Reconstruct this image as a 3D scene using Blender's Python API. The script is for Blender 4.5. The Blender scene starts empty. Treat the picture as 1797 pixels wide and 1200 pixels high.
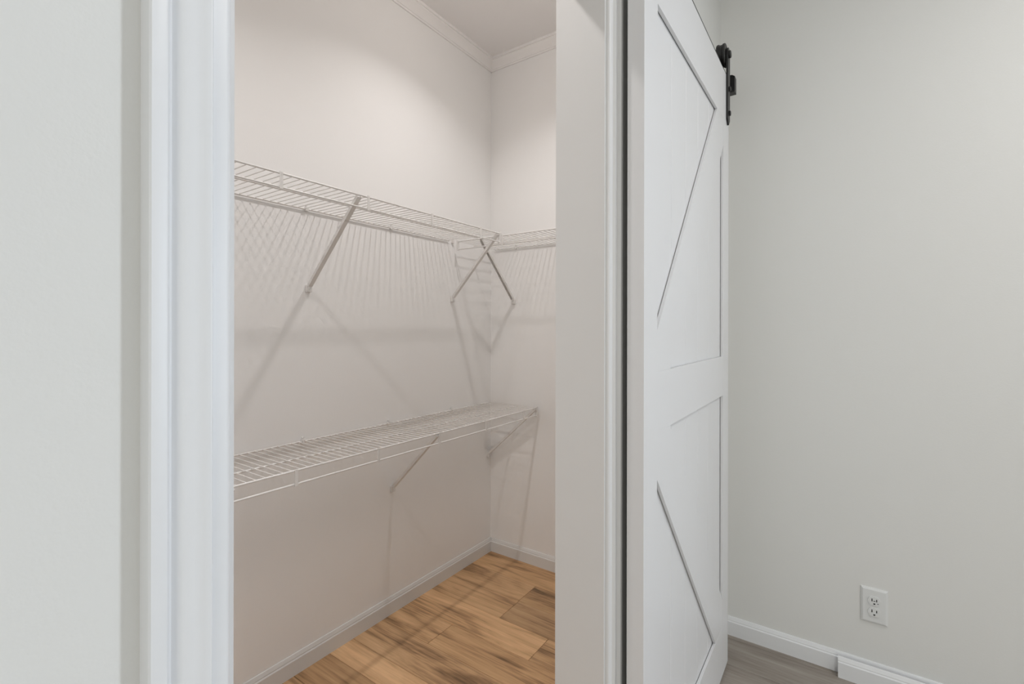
import bpy, bmesh, math, random
from mathutils import Matrix, Vector

random.seed(7)
scn = bpy.context.scene
col = scn.collection

# ------------------------------------------------------------------ camera, world, light, exposure
cam_data = bpy.data.cameras.new('camera')
cam = bpy.data.objects.new('camera', cam_data)
col.objects.link(cam)
cam_data.sensor_width = 36.0
cam_data.lens = 36.0 * 835.0 / 1797.0
cam_data.shift_y = -25.5 / 1797.0
cam_data.clip_start = 0.02
cam.matrix_world = (Matrix.Translation((0, 0, 1.17)) @ Matrix.Rotation(math.radians(34.76 - 90), 4, 'Z')
                    @ Matrix.Rotation(math.radians(90), 4, 'X') @ Matrix.Rotation(math.radians(0.1), 4, 'Z'))
scn.camera = cam

world = bpy.data.worlds.new('sky')
scn.world = world
world.use_nodes = True
bg = world.node_tree.nodes['Background']
bg.inputs['Color'].default_value = (0.80, 0.90, 1.0, 1)
bg.inputs['Strength'].default_value = 0.8

scn.view_settings.view_transform = 'Standard'
scn.view_settings.look = 'None'
scn.view_settings.gamma = 1.0
scn.view_settings.use_curve_mapping = False
scn.view_settings.exposure = 0.04

CEIL = 2.565


def lamp(name, loc, rot, energy, color, shape, sx, sy=None, spread=180):
    d = bpy.data.lights.new(name, 'AREA')
    d.energy = energy
    d.color = color
    d.shape = shape
    d.size = sx
    if sy:
        d.size_y = sy
    d.spread = math.radians(spread)
    o = bpy.data.objects.new(name, d)
    o.location = loc
    o.rotation_euler = rot
    col.objects.link(o)
    return o


R90 = math.radians(90)
CLOSET_LIGHTS = [(1.33, 0.93), (0.15, 0.93)]
for lx, ly in CLOSET_LIGHTS:
    lamp('closet_lamp', (lx, ly, CEIL - 0.014), (0, 0, 0), 3.6, (1.0, 0.965, 0.955), 'DISK', 0.07, spread=128)
for lx, ly in CLOSET_LIGHTS:      # fill points added under the lenses to brighten the closet ceiling
    pd = bpy.data.lights.new('closet_fill', 'POINT')
    pd.energy, pd.color, pd.shadow_soft_size = 1.75, (1.0, 0.92, 0.86), 0.03
    po = bpy.data.objects.new('closet_fill', pd)
    po.location = (lx, ly, CEIL - 0.035)
    col.objects.link(po)
# daylight entering by the windows of the room: a narrow one in the right wall, a wide one in the left wall
lamp('window_daylight', (1.975 + 0.03, -2.15, 1.30), (R90, 0, R90), 36.0, (0.72, 0.84, 1.0), 'RECTANGLE', 0.55, 1.5)
lamp('side_daylight', (-3.03, -1.7, 1.40), (R90, 0, -R90), 27.0, (1.0, 0.97, 0.88), 'RECTANGLE', 1.5, 1.4)
lamp('room_lamp', (1.10, -0.98, CEIL - 0.014), (0, 0, 0), 10.0, (1.0, 0.973, 0.949), 'DISK', 0.12, spread=174)

# ------------------------------------------------------------------ materials
def new_mat(name):
    m = bpy.data.materials.new(name)
    m.use_nodes = True
    return m, m.node_tree.nodes, m.node_tree.links, m.node_tree.nodes['Principled BSDF']


def paint(name, rgb, rough=0.6, bump=0.0, scale=200.0, spec=0.5):
    m, n, l, b = new_mat(name)
    b.inputs['Base Color'].default_value = (*rgb, 1)
    b.inputs['Roughness'].default_value = rough
    b.inputs['Specular IOR Level'].default_value = spec
    tc = n.new('ShaderNodeTexCoord')
    ns = n.new('ShaderNodeTexNoise')
    ns.inputs['Scale'].default_value = scale
    ns.inputs['Detail'].default_value = 3
    l.new(tc.outputs['Object'], ns.inputs['Vector'])
    if bump:
        bp = n.new('ShaderNodeBump')
        bp.inputs['Strength'].default_value = bump
        bp.inputs['Distance'].default_value = 0.002
        l.new(ns.outputs['Fac'], bp.inputs['Height'])
        l.new(bp.outputs['Normal'], b.inputs['Normal'])
    # a slight unevenness of the coat
    n2 = n.new('ShaderNodeTexNoise')
    n2.inputs['Scale'].default_value = 1.7
    l.new(tc.outputs['Object'], n2.inputs['Vector'])
    mr = n.new('ShaderNodeMapRange')
    mr.inputs['To Min'].default_value = 0.985
    mr.inputs['To Max'].default_value = 1.015
    l.new(n2.outputs['Fac'], mr.inputs['Value'])
    mx = n.new('ShaderNodeVectorMath')
    mx.operation = 'SCALE'
    mx.inputs[0].default_value = rgb
    l.new(mr.outputs['Result'], mx.inputs['Scale'])
    l.new(mx.outputs['Vector'], b.inputs['Base Color'])
    return m


def wood(name, stops, streak=0.55, rough=0.42):
    """Planks whose grain runs along Y; each plank shifts the pattern and takes its own tint from obj.color."""
    m, n, l, b = new_mat(name)
    b.inputs['Roughness'].default_value = rough
    b.inputs['Specular IOR Level'].default_value = 0.35
    tc = n.new('ShaderNodeTexCoord')
    oi = n.new('ShaderNodeObjectInfo')
    off = n.new('ShaderNodeVectorMath')
    off.operation = 'SCALE'
    off.inputs[0].default_value = (37.0, 91.0, 53.0)
    l.new(oi.outputs['Random'], off.inputs['Scale'])
    add = n.new('ShaderNodeVectorMath')
    add.operation = 'ADD'
    l.new(tc.outputs['Object'], add.inputs[0])
    l.new(off.outputs['Vector'], add.inputs[1])

    def noise(sx, sy, scale, detail, dist=0.0):
        mp = n.new('ShaderNodeMapping')
        mp.inputs['Scale'].default_value = (sx, sy, 1)
        l.new(add.outputs['Vector'], mp.inputs['Vector'])
        t = n.new('ShaderNodeTexNoise')
        t.inputs['Scale'].default_value = scale
        t.inputs['Detail'].default_value = detail
        t.inputs['Roughness'].default_value = 0.6
        t.inputs['Distortion'].default_value = dist
        l.new(mp.outputs['Vector'], t.inputs['Vector'])
        return t.outputs['Fac']
    broad = noise(9, 1.3, 1.6, 4, 0.6)
    fine = noise(60, 2.0, 2.2, 5)
    mixf = n.new('ShaderNodeMath')
    mixf.operation = 'MULTIPLY_ADD'
    mixf.inputs[1].default_value = 0.35
    l.new(fine, mixf.inputs[0])
    sc = n.new('ShaderNodeMath')
    sc.operation = 'MULTIPLY'
    sc.inputs[1].default_value = 0.65
    l.new(broad, sc.inputs[0])
    l.new(sc.outputs[0], mixf.inputs[2])
    ramp = n.new('ShaderNodeValToRGB')
    el = ramp.color_ramp.elements
    el[0].position, el[0].color = stops[0][0], (*stops[0][1], 1)
    el[1].position, el[1].color = stops[-1][0], (*stops[-1][1], 1)
    for p, c in stops[1:-1]:
        e = el.new(p)
        e.color = (*c, 1)
    l.new(mixf.outputs[0], ramp.inputs['Fac'])
    mul = n.new('ShaderNodeMix')
    mul.data_type = 'RGBA'
    mul.blend_type = 'MULTIPLY'
    mul.inputs[0].default_value = 1.0
    l.new(ramp.outputs['Color'], mul.inputs[6])
    l.new(oi.outputs['Color'], mul.inputs[7])
    l.new(mul.outputs[2], b.inputs['Base Color'])
    bp = n.new('ShaderNodeBump')
    bp.inputs['Strength'].default_value = 0.12
    bp.inputs['Distance'].default_value = 0.001
    l.new(fine, bp.inputs['Height'])
    l.new(bp.outputs['Normal'], b.inputs['Normal'])
    return m


M_WALL = paint('wall_paint', (0.81, 0.81, 0.785), 0.75, 0.10, 260, 0.3)
M_CLOSET = paint('wall_paint_lightened', (0.92, 0.91, 0.90), 0.75, 0.08, 260, 0.3)  # same paint as the room walls, lightened to lift the bounce light
M_CEIL = paint('ceiling_paint', (0.92, 0.90, 0.89), 0.8, 0.12, 150, 0.2)
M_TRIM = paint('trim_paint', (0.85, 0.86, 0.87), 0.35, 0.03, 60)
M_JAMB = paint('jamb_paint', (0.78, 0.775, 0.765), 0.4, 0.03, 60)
M_DOOR = paint('door_paint', (0.81, 0.81, 0.815), 0.38, 0.03, 60)
M_WIRE = paint('white_vinyl_coating', (0.82, 0.80, 0.78), 0.35)
M_PLASTIC = paint('white_plastic', (0.80, 0.81, 0.80), 0.3)
M_SLOT = paint('dark_slot', (0.02, 0.018, 0.016), 0.6)
M_BLACK = paint('black_powder_coat', (0.012, 0.012, 0.012), 0.42)
M_BACKER = paint('floor_backer', (0.10, 0.07, 0.05), 0.9)
M_WOOD = wood('honey_wood_plank', [(0.34, (0.17, 0.098, 0.050)), (0.42, (0.38, 0.225, 0.115)), (0.50, (0.61, 0.375, 0.198)), (0.64, (0.78, 0.505, 0.28))])
M_GREY = wood('grey_wood_plank', [(0.30, (0.22, 0.185, 0.155)), (0.45, (0.36, 0.315, 0.27)), (0.68, (0.52, 0.47, 0.42))], rough=0.5)
m, n, l, b = new_mat('lamp_lens')
b.inputs['Base Color'].default_value = (0.9, 0.9, 0.88, 1)
b.inputs['Emission Color'].default_value = (1.0, 0.85, 0.7, 1)
b.inputs['Emission Strength'].default_value = 1.0
M_LENS = m


# ------------------------------------------------------------------ geometry helpers
def origin(p):
    o = Vector((0, 0, 0))
    while p is not None:
        o += p.location
        p = p.parent
    return o


def link(name, bm, mat, parent=None, at=None, smooth=False):
    """Turn a bmesh in world coordinates into one object, its origin at `at` (or at its parent's origin)."""
    base = origin(parent)
    at = Vector(at) if at is not None else base
    bmesh.ops.translate(bm, verts=bm.verts, vec=-at)
    bmesh.ops.recalc_face_normals(bm, faces=bm.faces)
    me = bpy.data.meshes.new(name)
    bm.to_mesh(me)
    bm.free()
    if smooth:
        for p in me.polygons:
            p.use_smooth = True
        try:
            me.set_sharp_from_angle(angle=math.radians(40))
        except Exception:
            pass
    me.materials.append(mat)
    o = bpy.data.objects.new(name, me)
    col.objects.link(o)
    o.parent = parent
    o.location = at - base
    return o


def bm_box(x0, x1, y0, y1, z0, z1, bev=0.0, seg=2):
    bm = bmesh.new()
    bmesh.ops.create_cube(bm, size=1.0)
    for v in bm.verts:
        v.co = Vector((x0 + (v.co.x + .5) * (x1 - x0), y0 + (v.co.y + .5) * (y1 - y0), z0 + (v.co.z + .5) * (z1 - z0)))
    if bev:
        bmesh.ops.bevel(bm, geom=bm.edges[:], offset=bev, segments=seg, profile=0.7, affect='EDGES')
    return bm


AX = {'x': lambda a, p, q: (a, p, q), 'y': lambda a, p, q: (p, a, q), 'z': lambda a, p, q: (p, q, a)}


def bm_prism(pts, axis, a, b, bev=0.0, miter_a=0.0, miter_b=0.0):
    """Extrude a 2D outline along an axis (outline = the two other coordinates in x, y, z order)."""
    f = AX[axis]
    bm = bmesh.new()
    va = [bm.verts.new(f(a, *p)) for p in pts]
    vb = [bm.verts.new(f(b, *p)) for p in pts]
    bm.faces.new(va)
    bm.faces.new(list(reversed(vb)))
    k = len(pts)
    for i in range(k):
        bm.faces.new((va[i], vb[i], vb[(i + 1) % k], va[(i + 1) % k]))
    bmesh.ops.recalc_face_normals(bm, faces=bm.faces)
    if bev:
        bmesh.ops.bevel(bm, geom=bm.edges[:], offset=bev, segments=2, profile=0.7, affect='EDGES')
    return bm


def bm_tube(p, q, r, seg=8, bm=None):
    bm = bm or bmesh.new()
    p, q = Vector(p), Vector(q)
    d = q - p
    mat = Matrix.Translation((p + q) / 2) @ d.to_track_quat('Z', 'Y').to_matrix().to_4x4()
    bmesh.ops.create_cone(bm, cap_ends=True, segments=seg, radius1=r, radius2=r, depth=d.length, matrix=mat)
    return bm


def bm_lathe(center, axis, prof, seg=32):
    """Spin (radius, height) pairs about an axis through center."""
    bm = bmesh.new()
    rings = []
    for r, h in prof:
        ring = []
        for i in range(seg):
            t = 2 * math.pi * i / seg
            cx, cy = r * math.cos(t), r * math.sin(t)
            v = {'x': (h, cx, cy), 'y': (cx, h, cy), 'z': (cx, cy, h)}[axis]
            ring.append(bm.verts.new(Vector(center) + Vector(v)))
        rings.append(ring)
    for a, b_ in zip(rings, rings[1:]):
        for i in range(seg):
            bm.faces.new((a[i], a[(i + 1) % seg], b_[(i + 1) % seg], b_[i]))
    bm.faces.new(rings[0])
    bm.faces.new(list(reversed(rings[-1])))
    return bm


def struct(o):
    o['kind'] = 'structure'
    return o


def thing(name, label, cat, loc, group=None):
    o = bpy.data.objects.new(name, None)
    o.empty_display_size = 0.05
    o.location = loc
    col.objects.link(o)
    o['label'] = label
    o['category'] = cat
    if group:
        o['group'] = group
    return o


# ------------------------------------------------------------------ room shell
YF, YC = 0.390, 0.500            # the doorway wall: room face and closet face
XR, XE = 1.975, 1.995            # room end wall, closet end wall
YB = 1.520                       # closet back wall
JL, JR, HEAD = 0.181, 0.883, 1.914   # doorway jambs and head
XL, YR, XCL = -3.0, -3.5, -0.56

# doorway wall, one mesh with the opening cut through it
struct(link('wall_front', bm_prism([(XL - .1, 0), (JL - .018, 0), (JL - .018, HEAD + .018), (JR + .018, HEAD + .018), (JR + .018, 0),
                                    (XE + .1, 0), (XE + .1, CEIL), (XL - .1, CEIL)], 'y', YF, YC), M_WALL))
struct(link('wall_closet_end', bm_box(XE, XE + .10, YC, YB + .1, 0, CEIL), M_CLOSET))
struct(link('wall_closet_back', bm_box(XCL - .1, XE + .1, YB, YB + .1, 0, CEIL), M_CLOSET))
struct(link('wall_closet_left', bm_box(XCL - .1, XCL, YC, YB, 0, CEIL), M_CLOSET))


def wall_with_window(name, axis, a, b, u0, u1, w0, w1, z0, z1):
    """A wall slab with a rectangular hole (a frame of four quads each side)."""
    bm = bmesh.new()
    f = AX[axis]
    outer = [(u0, 0), (u1, 0), (u1, CEIL), (u0, CEIL)]
    inner = [(w0, z0), (w1, z0), (w1, z1), (w0, z1)]
    vs = {}
    for k, s in enumerate((a, b)):
        vs[k] = ([bm.verts.new(f(s, *p)) for p in outer], [bm.verts.new(f(s, *p)) for p in inner])
        for i in range(4):
            j = (i + 1) % 4
            bm.faces.new((vs[k][0][i], vs[k][0][j], vs[k][1][j], vs[k][1][i]))
    for r in (0, 1):
        for i in range(4):
            j = (i + 1) % 4
            bm.faces.new((vs[0][r][i], vs[0][r][j], vs[1][r][j], vs[1][r][i]))
    return struct(link(name, bm, M_WALL))


wall_with_window('wall_right', 'x', XR, XR + .12, YR - .1, YF, -2.425, -1.875, 0.55, 2.05)
struct(link('wall_rear', bm_box(XL - .1, XR, YR - .1, YR, 0, CEIL), M_WALL))
wall_with_window('wall_left', 'x', XL - .1, XL, YR, YF, -2.45, -0.95, 0.70, 2.10)
cr = struct(link('ceiling', bm_box(XL - .1, XR + .1, YR - .1, YF, CEIL, CEIL + .1), M_CEIL))
cc = struct(link('ceiling_closet', bm_box(XCL - .1, XE + .1, YC, YB + .1, CEIL, CEIL + .1), M_CEIL))
for lx, ly in CLOSET_LIGHTS + [(1.10, -0.98)]:
    cc = cr if ly < 0 else cc
    link('light_trim', bm_lathe((lx, ly, CEIL), 'z', [(0.066, -0.001), (0.066, -0.010), (0.090, -0.006), (0.094, -0.0005)], 40), M_TRIM, cc, (lx, ly, CEIL), True)
    link('light_lens', bm_lathe((lx, ly, CEIL), 'z', [(0.064, -0.002), (0.064, -0.007), (0.045, -0.010), (0.010, -0.012)], 32), M_LENS, cc, (lx, ly, CEIL), True)

# window frames
def window(name, axis, at, w0, w1, z0, z1):
    d = 0.045
    pts = [(w0 - d, z0 - d), (w1 + d, z0 - d), (w1 + d, z1 + d), (w0 - d, z1 + d)]
    f = AX[axis]
    bm = bmesh.new()
    ins = [(w0, z0), (w1, z0), (w1, z1), (w0, z1)]
    va = [[bm.verts.new(f(at + s, *p)) for p in q] for s in (0, 0.015) for q in (pts, ins)]
    for i in range(4):
        j = (i + 1) % 4
        bm.faces.new((va[0][i], va[0][j], va[1][j], va[1][i]))
        bm.faces.new((va[2][i], va[2][j], va[3][j], va[3][i]))
        bm.faces.new((va[0][i], va[0][j], va[2][j], va[2][i]))
        bm.faces.new((va[1][i], va[1][j], va[3][j], va[3][i]))
    return struct(link(name, bm, M_TRIM))


window('window_1', 'x', XR - .015, -2.425, -1.875, 0.55, 2.05)
window('window_2', 'x', XL, -2.45, -0.95, 0.70, 2.10)

# ------------------------------------------------------------------ floors, plank by plank (planks run along Y)
YT = 0.445
fc = struct(link('floor_closet', bm_box(XCL - .1, XE, YT, YB, -.03, -.004), M_BACKER))
fr = struct(link('floor', bm_box(XL - .1, XE + .1, YR - .1, YT, -.03, -.004), M_BACKER))


def plank(parent, x0, x1, y0, y1, mat, tint):
    g, c = 0.0006, 0.0008
    a, b_ = (x0 + g, x1 - g, y0 + g, y1 - g), (x0 + g + c, x1 - g - c, y0 + g + c, y1 - g - c)
    bm = bmesh.new()
    rings = []
    for (p0, p1, q0, q1), z in ((a, -0.004), (a, -c), (b_, 0.0)):
        rings.append([bm.verts.new(v) for v in ((p0, q0, z), (p1, q0, z), (p1, q1, z), (p0, q1, z))])
    for r, s in zip(rings, rings[1:]):
        for i in range(4):
            bm.faces.new((r[i], r[(i + 1) % 4], s[(i + 1) % 4], s[i]))
    bm.faces.new(rings[-1])
    bm.faces.new(list(reversed(rings[0])))
    o = link('plank', bm, mat, parent, ((x0 + x1) / 2, (y0 + y1) / 2, 0))
    o.color = (*tint, 1)
    return o


def tone(v, w=0.0):
    return (v, v * (1 - 0.03 * w), v * (1 - 0.08 * w))


rows = [(-0.66, -0.50, [0.9]), (-0.50, -0.36, [1.2]), (-0.36, -0.22, [0.8]), (-0.22, -0.08, [1.1]), (-0.08, 0.06, [0.7, 1.4]), (0.06, 0.20, [1.0]),
        (0.20, 0.34, [1.3]), (0.34, 0.48, [0.8]), (0.48, 0.62, [1.2]), (0.62, 0.76, [0.95]), (0.76, 0.895, [1.3]), (0.895, 1.030, []),
        (1.030, 1.130, []), (1.130, 1.270, []), (1.270, 1.408, [1.26]), (1.408, 1.548, [0.905]), (1.548, 1.690, [1.134]),
        (1.690, 1.830, [1.137, 0.62]), (1.830, 2.09, [0.75])]
tints = {(0.895, 0): 0.78, (1.030, 0): 1.10, (1.130, 0): 0.97, (1.270, 0): 0.93, (1.270, 1): 0.98, (1.408, 0): 0.93, (1.408, 1): 1.08,
         (1.548, 0): 0.76, (1.548, 1): 0.96, (1.690, 0): 0.86, (1.690, 1): 0.80, (1.690, 2): 0.93, (1.830, 1): 0.98}
for x0, x1, joints in rows:
    ys = [YT] + sorted(joints) + [YB + .1]
    for i, (y0, y1) in enumerate(zip(ys, ys[1:])):
        plank(fc, x0, x1, y0, y1, M_WOOD, tone(tints.get((x0, i), random.uniform(0.8, 1.08)), random.uniform(-.4, .8)))
x, k = XR + .12 - 0.105, 0
xs = [XR + .12]
while xs[-1] > XL - .1:
    xs.append(xs[-1] - 0.152)
for i, (x1, x0) in enumerate(zip(xs, xs[1:])):
    y = YT
    ln = random.uniform(0.35, 1.2)
    while y > YR - .1:
        y0 = max(y - ln, YR - .1)
        plank(fr, x0, x1, y0, y, M_GREY, tone(random.uniform(0.78, 1.12)))
        y, ln = y0, 1.2

# ------------------------------------------------------------------ doorway trim
# casing outline: distance across from the outer edge, thickness off the wall
CAS = [(0, 0), (0, .0145), (.0012, .0158), (.009, .0160), (.0105, .0155), (.0132, .0108), (.0142, .0084), (.0155, .0080), (.0180, .0092),
       (.0205, .0112), (.0235, .0122), (.0280, .0124), (.0310, .0128), (.0340, .0138), (.0372, .0152), (.0384, .0150), (.0412, .0100), (.0500, .0094),
       (.0515, .0094), (.0535, .0078), (.0548, .0058), (.0550, .0040), (.0550, 0)]
xl0 = JL - .005 - .055
struct(link('trim_1', bm_prism([(xl0 + a, YF - t) for a, t in CAS], 'z', 0, HEAD + .005), M_TRIM, smooth=True))
xr1 = JR + .005 + .055
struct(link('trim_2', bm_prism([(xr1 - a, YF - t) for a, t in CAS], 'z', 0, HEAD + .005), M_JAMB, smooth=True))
struct(link('trim_3', bm_prism([(YF - t, HEAD + .060 - a) for a, t in CAS], 'x', xl0, xr1), M_TRIM, smooth=True))
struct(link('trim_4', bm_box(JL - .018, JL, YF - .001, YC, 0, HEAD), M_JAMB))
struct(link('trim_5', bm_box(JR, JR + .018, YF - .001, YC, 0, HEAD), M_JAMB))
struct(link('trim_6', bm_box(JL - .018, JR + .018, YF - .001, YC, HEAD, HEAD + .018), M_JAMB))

# crown moulding in the closet
CR = [(0, 0), (.0055, 0), (.0062, .004), (.0066, .0075), (.0095, .0080), (.013, .015), (.021, .028), (.031, .037), (.034, .0395), (.034, .043), (.0385, .0435), (.0395, .055)]
ZB = CEIL - .055
struct(link('trim_7', bm_prism([(YB - t, ZB + z) for t, z in CR] + [(YB, CEIL)], 'x', XCL, XE), M_CEIL, smooth=True))
struct(link('trim_8', bm_prism([(XE - t, ZB + z) for t, z in CR] + [(XE, CEIL)], 'y', YC, YB), M_CEIL, smooth=True))

# baseboards
BB = [(0, 0), (.012, 0), (.012, .0505), (.0085, .0535), (.0085, .0570), (.0075, .0590), (.004, .0672), (.003, .068), (0, .068)]
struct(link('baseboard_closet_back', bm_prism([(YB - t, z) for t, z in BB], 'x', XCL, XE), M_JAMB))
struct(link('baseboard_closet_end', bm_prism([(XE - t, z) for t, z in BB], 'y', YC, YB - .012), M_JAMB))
struct(link('baseboard_right', bm_prism([(XR - t, z) for t, z in BB], 'y', YR, YF), M_TRIM))
struct(link('baseboard_right_front', bm_prism([(1.9455 - t, z) for t, z in BB], 'y', -1.6, .010), M_TRIM))
struct(link('baseboard_front', bm_prism([(YF - t, z) for t, z in BB], 'x', XL, xl0), M_TRIM))
struct(link('baseboard_front_far', bm_prism([(YF - t, z) for t, z in BB], 'x', xr1, XR - .012), M_TRIM))

# ------------------------------------------------------------------ sliding barn door
DX0, DX1, DY0, DY1, DZ0, DZ1 = 0.930, 1.785, 0.325, 0.360, 0.0145, 2.030
PX0, PX1 = 1.014, 1.700
ZT, ZM1, ZM0, ZBR = 1.864, 1.075, 0.9455, 0.1777
door = thing('barn_door', 'white sliding barn door with a diagonal brace in each panel, hung beside the closet doorway', 'door', (DX0, DY0, 0))
BV = 0.0012
NA, NB, ND = DY0 + .0078, DY0 + .0104, .006      # shadow gap behind the raised frame
link('stile', bm_prism([(DX0, DY0), (PX0, DY0), (PX0, NA), (PX0 - ND, NA), (PX0 - ND, NB), (PX0, NB), (PX0, DY1), (DX0, DY1)], 'z', DZ0, DZ1, 0.0006), M_DOOR, door)
link('stile', bm_prism([(PX1, DY0), (DX1, DY0), (DX1, DY1), (PX1, DY1), (PX1, NB), (PX1 + ND, NB), (PX1 + ND, NA), (PX1, NA)], 'z', DZ0, DZ1, 0.0006), M_DOOR, door)
F0, F1 = DY0 + .0002, DY1 - .0002
link('top_rail', bm_prism([(F0, ZT), (NA, ZT), (NA, ZT + ND), (NB, ZT + ND), (NB, ZT), (F1, ZT), (F1, DZ1), (F0, DZ1)], 'x', PX0, PX1, 0.0005), M_DOOR, door)
link('middle_rail', bm_prism([(F0, ZM0), (NA, ZM0), (NA, ZM0 + ND), (NB, ZM0 + ND), (NB, ZM0), (F1, ZM0), (F1, ZM1), (NB, ZM1), (NB, ZM1 - ND), (NA, ZM1 - ND), (NA, ZM1), (F0, ZM1)], 'x', PX0, PX1, 0.0005), M_DOOR, door)
link('bottom_rail', bm_prism([(F0, DZ0), (F1, DZ0), (F1, ZBR), (NB, ZBR), (NB, ZBR - ND), (NA, ZBR - ND), (NA, ZBR), (F0, ZBR)], 'x', PX0, PX1, 0.0005), M_DOOR, door)
edges = [PX0, 1.149, 1.275, 1.401, 1.527, PX1]
for x0, x1 in zip(edges, edges[1:]):
    for z0, z1 in ((ZM1, ZT), (ZBR, ZM0)):
        g = 0.0016
        ya, yb = DY0 + .010, DY1 - .010
        outline = [(x0 + g, ya), (x1 - g, ya), (x1, ya + g), (x1, yb), (x0, yb), (x0, ya + g)]
        link('plank', bm_prism(outline, 'z', z0, z1), M_DOOR, door)
W, V = 0.094, 0.088
up = [(PX0, ZM1), (PX0 + W, ZM1), (PX1, ZT - V), (PX1, ZT), (PX1 - W, ZT), (PX0, ZM1 + V)]
lo = [(PX0, ZM0), (PX0, ZM0 - V - .012), (PX1 - W - .012, ZBR), (PX1, ZBR), (PX1, ZBR + V), (PX0 + W, ZM0)]
for pts in (up, lo):
    link('brace', bm_prism(pts, 'y', DY0 + .0004, DY0 + .0080, 0.0006), M_DOOR, door)

# roller hangers: strap on the face, grooved wheel on the track
TZ, TY = 2.068, 0.3375            # track top, track front face
WR = 0.0355


def hanger(x):
    hw = 0.018
    zc = TZ + WR
    y0, y1 = DY0 - .0062, DY0 - .0002
    pts = [(x - hw, 1.880), (x, 1.862), (x + hw, 1.880)]
    for i in range(13):
        t = math.pi * i / 12
        pts.append((x + hw * math.cos(t), zc + .004 + hw * math.sin(t)))
    h = link('roller_hanger', bm_prism(pts, 'y', y0, y1, 0.0008), M_BLACK, door, (x, y0, 1.862))
    yw = TY + .0035
    link('wheel', bm_lathe((x, yw, zc), 'y', [(.012, -.0145), (.030, -.0145), (.0368, -.0135), (.0385, -.012), (.0385, -.0065), (WR + .0002, -.0042), (WR + .0002, .0042),
                                             (.0385, .0065), (.0385, .012), (.0368, .0135), (.030, .0145), (.012, .0145)], 40), M_BLACK, h, (x, yw, zc), True)
    link('axle', bm_lathe((x, y0, zc), 'y', [(.010, -.0065), (.0125, -.005), (.0125, 0.0), (.006, .001), (.006, yw - y0 + .015)], 20), M_BLACK, h, (x, y0, zc), True)
    for zb in (1.985, 1.902):
        link('bolt', bm_lathe((x, y0, zb), 'y', [(.007, -.006), (.0085, -.005), (.0085, .001)], 6), M_BLACK, h, (x, y0, zb))
    return h


hanger(1.757)
hanger(0.985)

# ------------------------------------------------------------------ track
track = thing('sliding_door_track', 'black flat steel track on the wall behind the top of the barn door', 'track', (0.02, YF, TZ - .027))
link('rail', bm_box(0.02, 1.930, TY, TY + .007, TZ - .027, TZ, 0.0008), M_BLACK, track)
for x in (0.10, 0.52, 0.94, 1.36, 1.90):
    link('spacer', bm_tube((x, TY + .007, TZ - .014), (x, YF, TZ - .014), .009, 16), M_BLACK, track, (x, YF, TZ - .014), True)
link('end_stop', bm_prism([(0.3140, 2.008), (0.3535, 2.008), (0.3535, 2.0705), (0.3300, 2.0705), (0.3230, 2.0695), (0.3140, 2.0630)], 'x', 1.835, 1.865, 0.001),
            M_BLACK, track, (1.850, 0.314, 2.008))

# ------------------------------------------------------------------ power outlet on the end wall
oy, oz = -0.0880, 0.2535
out = thing('power_outlet', 'white duplex power outlet with two sockets low on the right wall', 'outlet', (XR, oy, oz))
hw, hh = 0.0363, 0.0578
bm = bmesh.new()
rings = []
for a, x in ((0, XR), (0, XR - .0025), (.0055, XR - .0062), (.0075, XR - .0066)):
    rings.append([bm.verts.new((x, oy + s * (hw - a), oz + t * (hh - a))) for s, t in ((-1, -1), (1, -1), (1, 1), (-1, 1))])
for r, s in zip(rings, rings[1:]):
    for i in range(4):
        bm.faces.new((r[i], r[(i + 1) % 4], s[(i + 1) % 4], s[i]))
bm.faces.new(rings[-1])
bm.faces.new(list(reversed(rings[0])))
link('cover_plate', bm, M_PLASTIC, out)
xf = XR - .0066
for k, zc in enumerate((oz + .0180, oz - .0180)):
    pts = []
    for i in range(32):
        t = 2 * math.pi * i / 32
        pts.append((oy + .0168 * math.cos(t), zc + max(-.0138, min(.0138, .0168 * math.sin(t)))))
    s = link('socket', bm_prism(pts, 'x', xf - .0030, xf + .001, 0.0003), M_PLASTIC, out, (xf, oy, zc))
    xs_ = xf - .0030
    for dy, h in ((.0062, .0046), (-.0062, .0040)):
        link('slot', bm_box(xs_ - .0004, xs_ + .0006, oy + dy - .0013, oy + dy + .0013, zc + .0030 - h, zc + .0030 + h), M_SLOT, s, (xs_, oy + dy, zc + .003))
    g = [(oy + .0026 * math.cos(math.pi * i / 8), zc - .0086 - .0026 * math.sin(math.pi * i / 8)) for i in range(9)] + [(oy - .0026, zc - .0066), (oy + .0026, zc - .0066)]
    link('ground_slot', bm_prism(g, 'x', xs_ - .0004, xs_ + .0006), M_SLOT, s, (xs_, oy, zc - .0086))
    if k == 0:
        link('slot', bm_box(xs_ - .0004, xs_ + .0006, oy - .0028, oy + .0022, zc - .0008, zc + .0014), M_SLOT, s, (xs_, oy, zc))
        link('slot', bm_box(xs_ - .0004, xs_ + .0006, oy - .0112, oy - .0078, zc - .0074, zc - .0054), M_SLOT, s, (xs_, oy - .0095, zc - .0064))
link('screw', bm_lathe((xf, oy, oz), 'x', [(.0030, -.0010), (.0034, 0), (.0034, .001)], 16), M_PLASTIC, out, (xf, oy, oz), True)

# ------------------------------------------------------------------ ventilated wire shelves
RW, RR = 0.0016, 0.0029           # deck wire and rail radii


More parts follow.
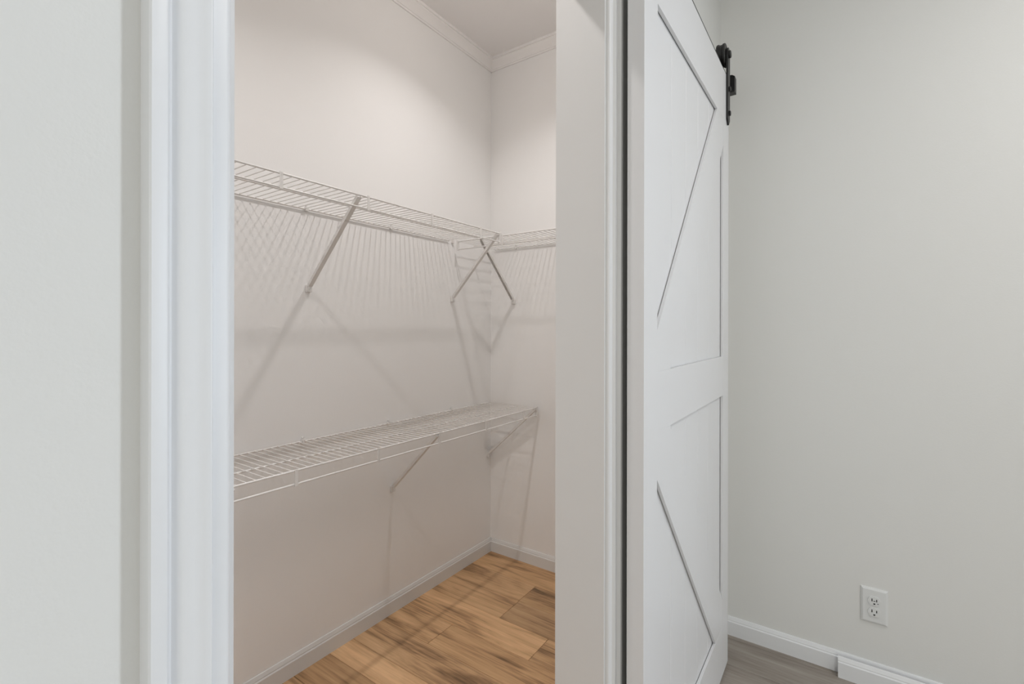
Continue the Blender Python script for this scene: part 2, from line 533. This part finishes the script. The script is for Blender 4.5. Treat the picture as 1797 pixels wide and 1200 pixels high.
def shelf(name_label, along, a0, a1, back, front, z, connectors, clips, braces, wall, group, step=0.0240):
    """along 'x': rails run in X and the wires in Y; along 'y': the other way about."""
    P = (lambda a, b_, zz: (a, b_, zz)) if along == 'x' else (lambda a, b_, zz: (b_, a, zz))
    t = thing('wire_shelf', name_label, 'shelf', P((a0 + a1) / 2, back, z), group)
    s = 1 if front > back else -1
    mid = back + (front - back) * 0.585
    for nm, b_, zz, r in (('back_rail', back, z, RR), ('middle_rail', mid, z - RW - RR, RR), ('front_rail', front, z, RR), ('lip_rail', front, z - .037, RR)):
        link(nm, bm_tube(P(a0, b_, zz), P(a1, b_, zz), r, 10), M_WIRE, t, None, True)
    first = None
    k = int((a1 - a0 - .01) / step)
    for i in range(k + 1):
        a = a1 - .006 - i * step
        if first is None:
            first = link('wire', bm_tube(P(a, back, z + .001), P(a, front, z + .001), RW, 6), M_WIRE, t, P(a, back, z), True)
        else:
            o = first.copy()
            col.objects.link(o)
            o.parent = t
            o.location = Vector(P(a, back, z)) - t.location
    for a in connectors:
        bm = bm_box(-.0045, .0045, -.0012, .0012, -.0415, .0035, .0005)
        if along == 'y':
            bmesh.ops.rotate(bm, verts=bm.verts, matrix=Matrix.Rotation(R90, 3, 'Z'))
        bmesh.ops.translate(bm, verts=bm.verts, vec=Vector(P(a, front + s * .0036, z)))
        link('connector', bm, M_WIRE, t, P(a, front, z))
    for a, e in ((a0, 1), (a1, -1)):            # capped rail ends
        lo_, hi_ = sorted((a, a + e * .008))
        y0, y1 = sorted((front - .005, front + .005))
        pa, pb = P(lo_, y0, 0), P(hi_, y1, 0)
        link('end_cap', bm_box(min(pa[0], pb[0]), max(pa[0], pb[0]), min(pa[1], pb[1]), max(pa[1], pb[1]), z - .0425, z + .005, .001), M_WIRE, t, P(a, front, z))
    for a in clips:
        bm = bm_box(-.006, .006, -abs(wall - back) / 2 - .004, abs(wall - back) / 2, -.006, .006, .001)
        if along == 'y':
            bmesh.ops.rotate(bm, verts=bm.verts, matrix=Matrix.Rotation(-R90, 3, 'Z'))
        bmesh.ops.translate(bm, verts=bm.verts, vec=Vector(P(a, (wall + back) / 2, z)))
        c = link('wall_clip', bm, M_WIRE, t, P(a, back, z))
        link('screw', bm_tube(P(a, wall - .009, z + .012), P(a, wall, z + .012), .003, 8), M_WIRE, c, P(a, wall, z + .012))
    for at, af in braces:                        # top and foot positions
        top = Vector(P(at, front + s * .001, z - .004))
        foot = Vector(P(af, wall - .012 * (1 if wall > front else -1), z - .262))
        d = (top - foot)
        q = d.to_track_quat('Z', 'X' if along == 'x' else 'Y').to_matrix().to_4x4()
        w, h, th, L = .0075, .0055, .0012, d.length
        prof = [(-w, -h), (w, -h), (w, h), (w - th, h), (w - th, -h + th), (-w + th, -h + th), (-w + th, h), (-w, h)]
        bm = bm_prism(prof, 'z', 0, L)
        if along == 'x':
            side = Vector((1, 0, 0))
        else:
            side = Vector((0, 1, 0))
        zz = d.normalized()
        yy = zz.cross(side).normalized()
        xx = yy.cross(zz)
        mt = Matrix((xx, yy, zz)).transposed().to_4x4()
        mt.translation = foot
        bmesh.ops.transform(bm, verts=bm.verts, matrix=mt)
        br = link('brace', bm, M_WIRE, t, foot)
        w_in = 1 if wall > front else -1
        bm = bm_box(-.010, .010, -.006, .006, -.012, .012, .0015)
        if along == 'y':
            bmesh.ops.rotate(bm, verts=bm.verts, matrix=Matrix.Rotation(R90, 3, 'Z'))
        pos = Vector(P(af, wall - w_in * .006, z - .272))
        bmesh.ops.translate(bm, verts=bm.verts, vec=pos)
        link('foot_plate', bm, M_WIRE, br, pos)
        sc = Vector(P(af, wall - w_in * .0115, z - .274))
        link('screw', bm_tube(sc, sc - Vector(P(0, w_in * .0022, 0)), .0030, 10), M_PLASTIC, br, sc)
    return t


c0 = 0.6815
shelf('upper white wire shelf along the back wall of the closet', 'x', XCL + .01, 1.660, 1.5135, 1.215, 1.575,
      [c0 + .2803 * i for i in range(-4, 4)], [0.941 + .375 * i for i in range(-3, 3)],
      [(0.928, 0.950), (1.640, 1.688), (0.215, 0.235)], YB, 'wire shelves in the closet')
shelf('white wire shelf on the narrow end wall of the closet, meeting another in the corner', 'y', YC + .02, 1.488, 1.9880, 1.692, 1.573,
      [1.225, 0.945, 0.665], [1.36, 0.98, 0.60], [(1.345, 1.372), (0.62, 0.64)], XE, 'wire shelves in the closet')
c1 = 1.0078
shelf('lower white wire shelf along the back closet wall, nearest the wooden floor', 'x', XCL + .01, 1.972, 1.512, 1.220, 0.780,
      [c1 + .2803 * i for i in range(-5, 4)], [0.93 + .375 * i for i in range(-3, 3)],
      [(1.280, 1.325), (1.958, 1.970), (0.56, 0.60)], YB, 'wire shelves in the closet')
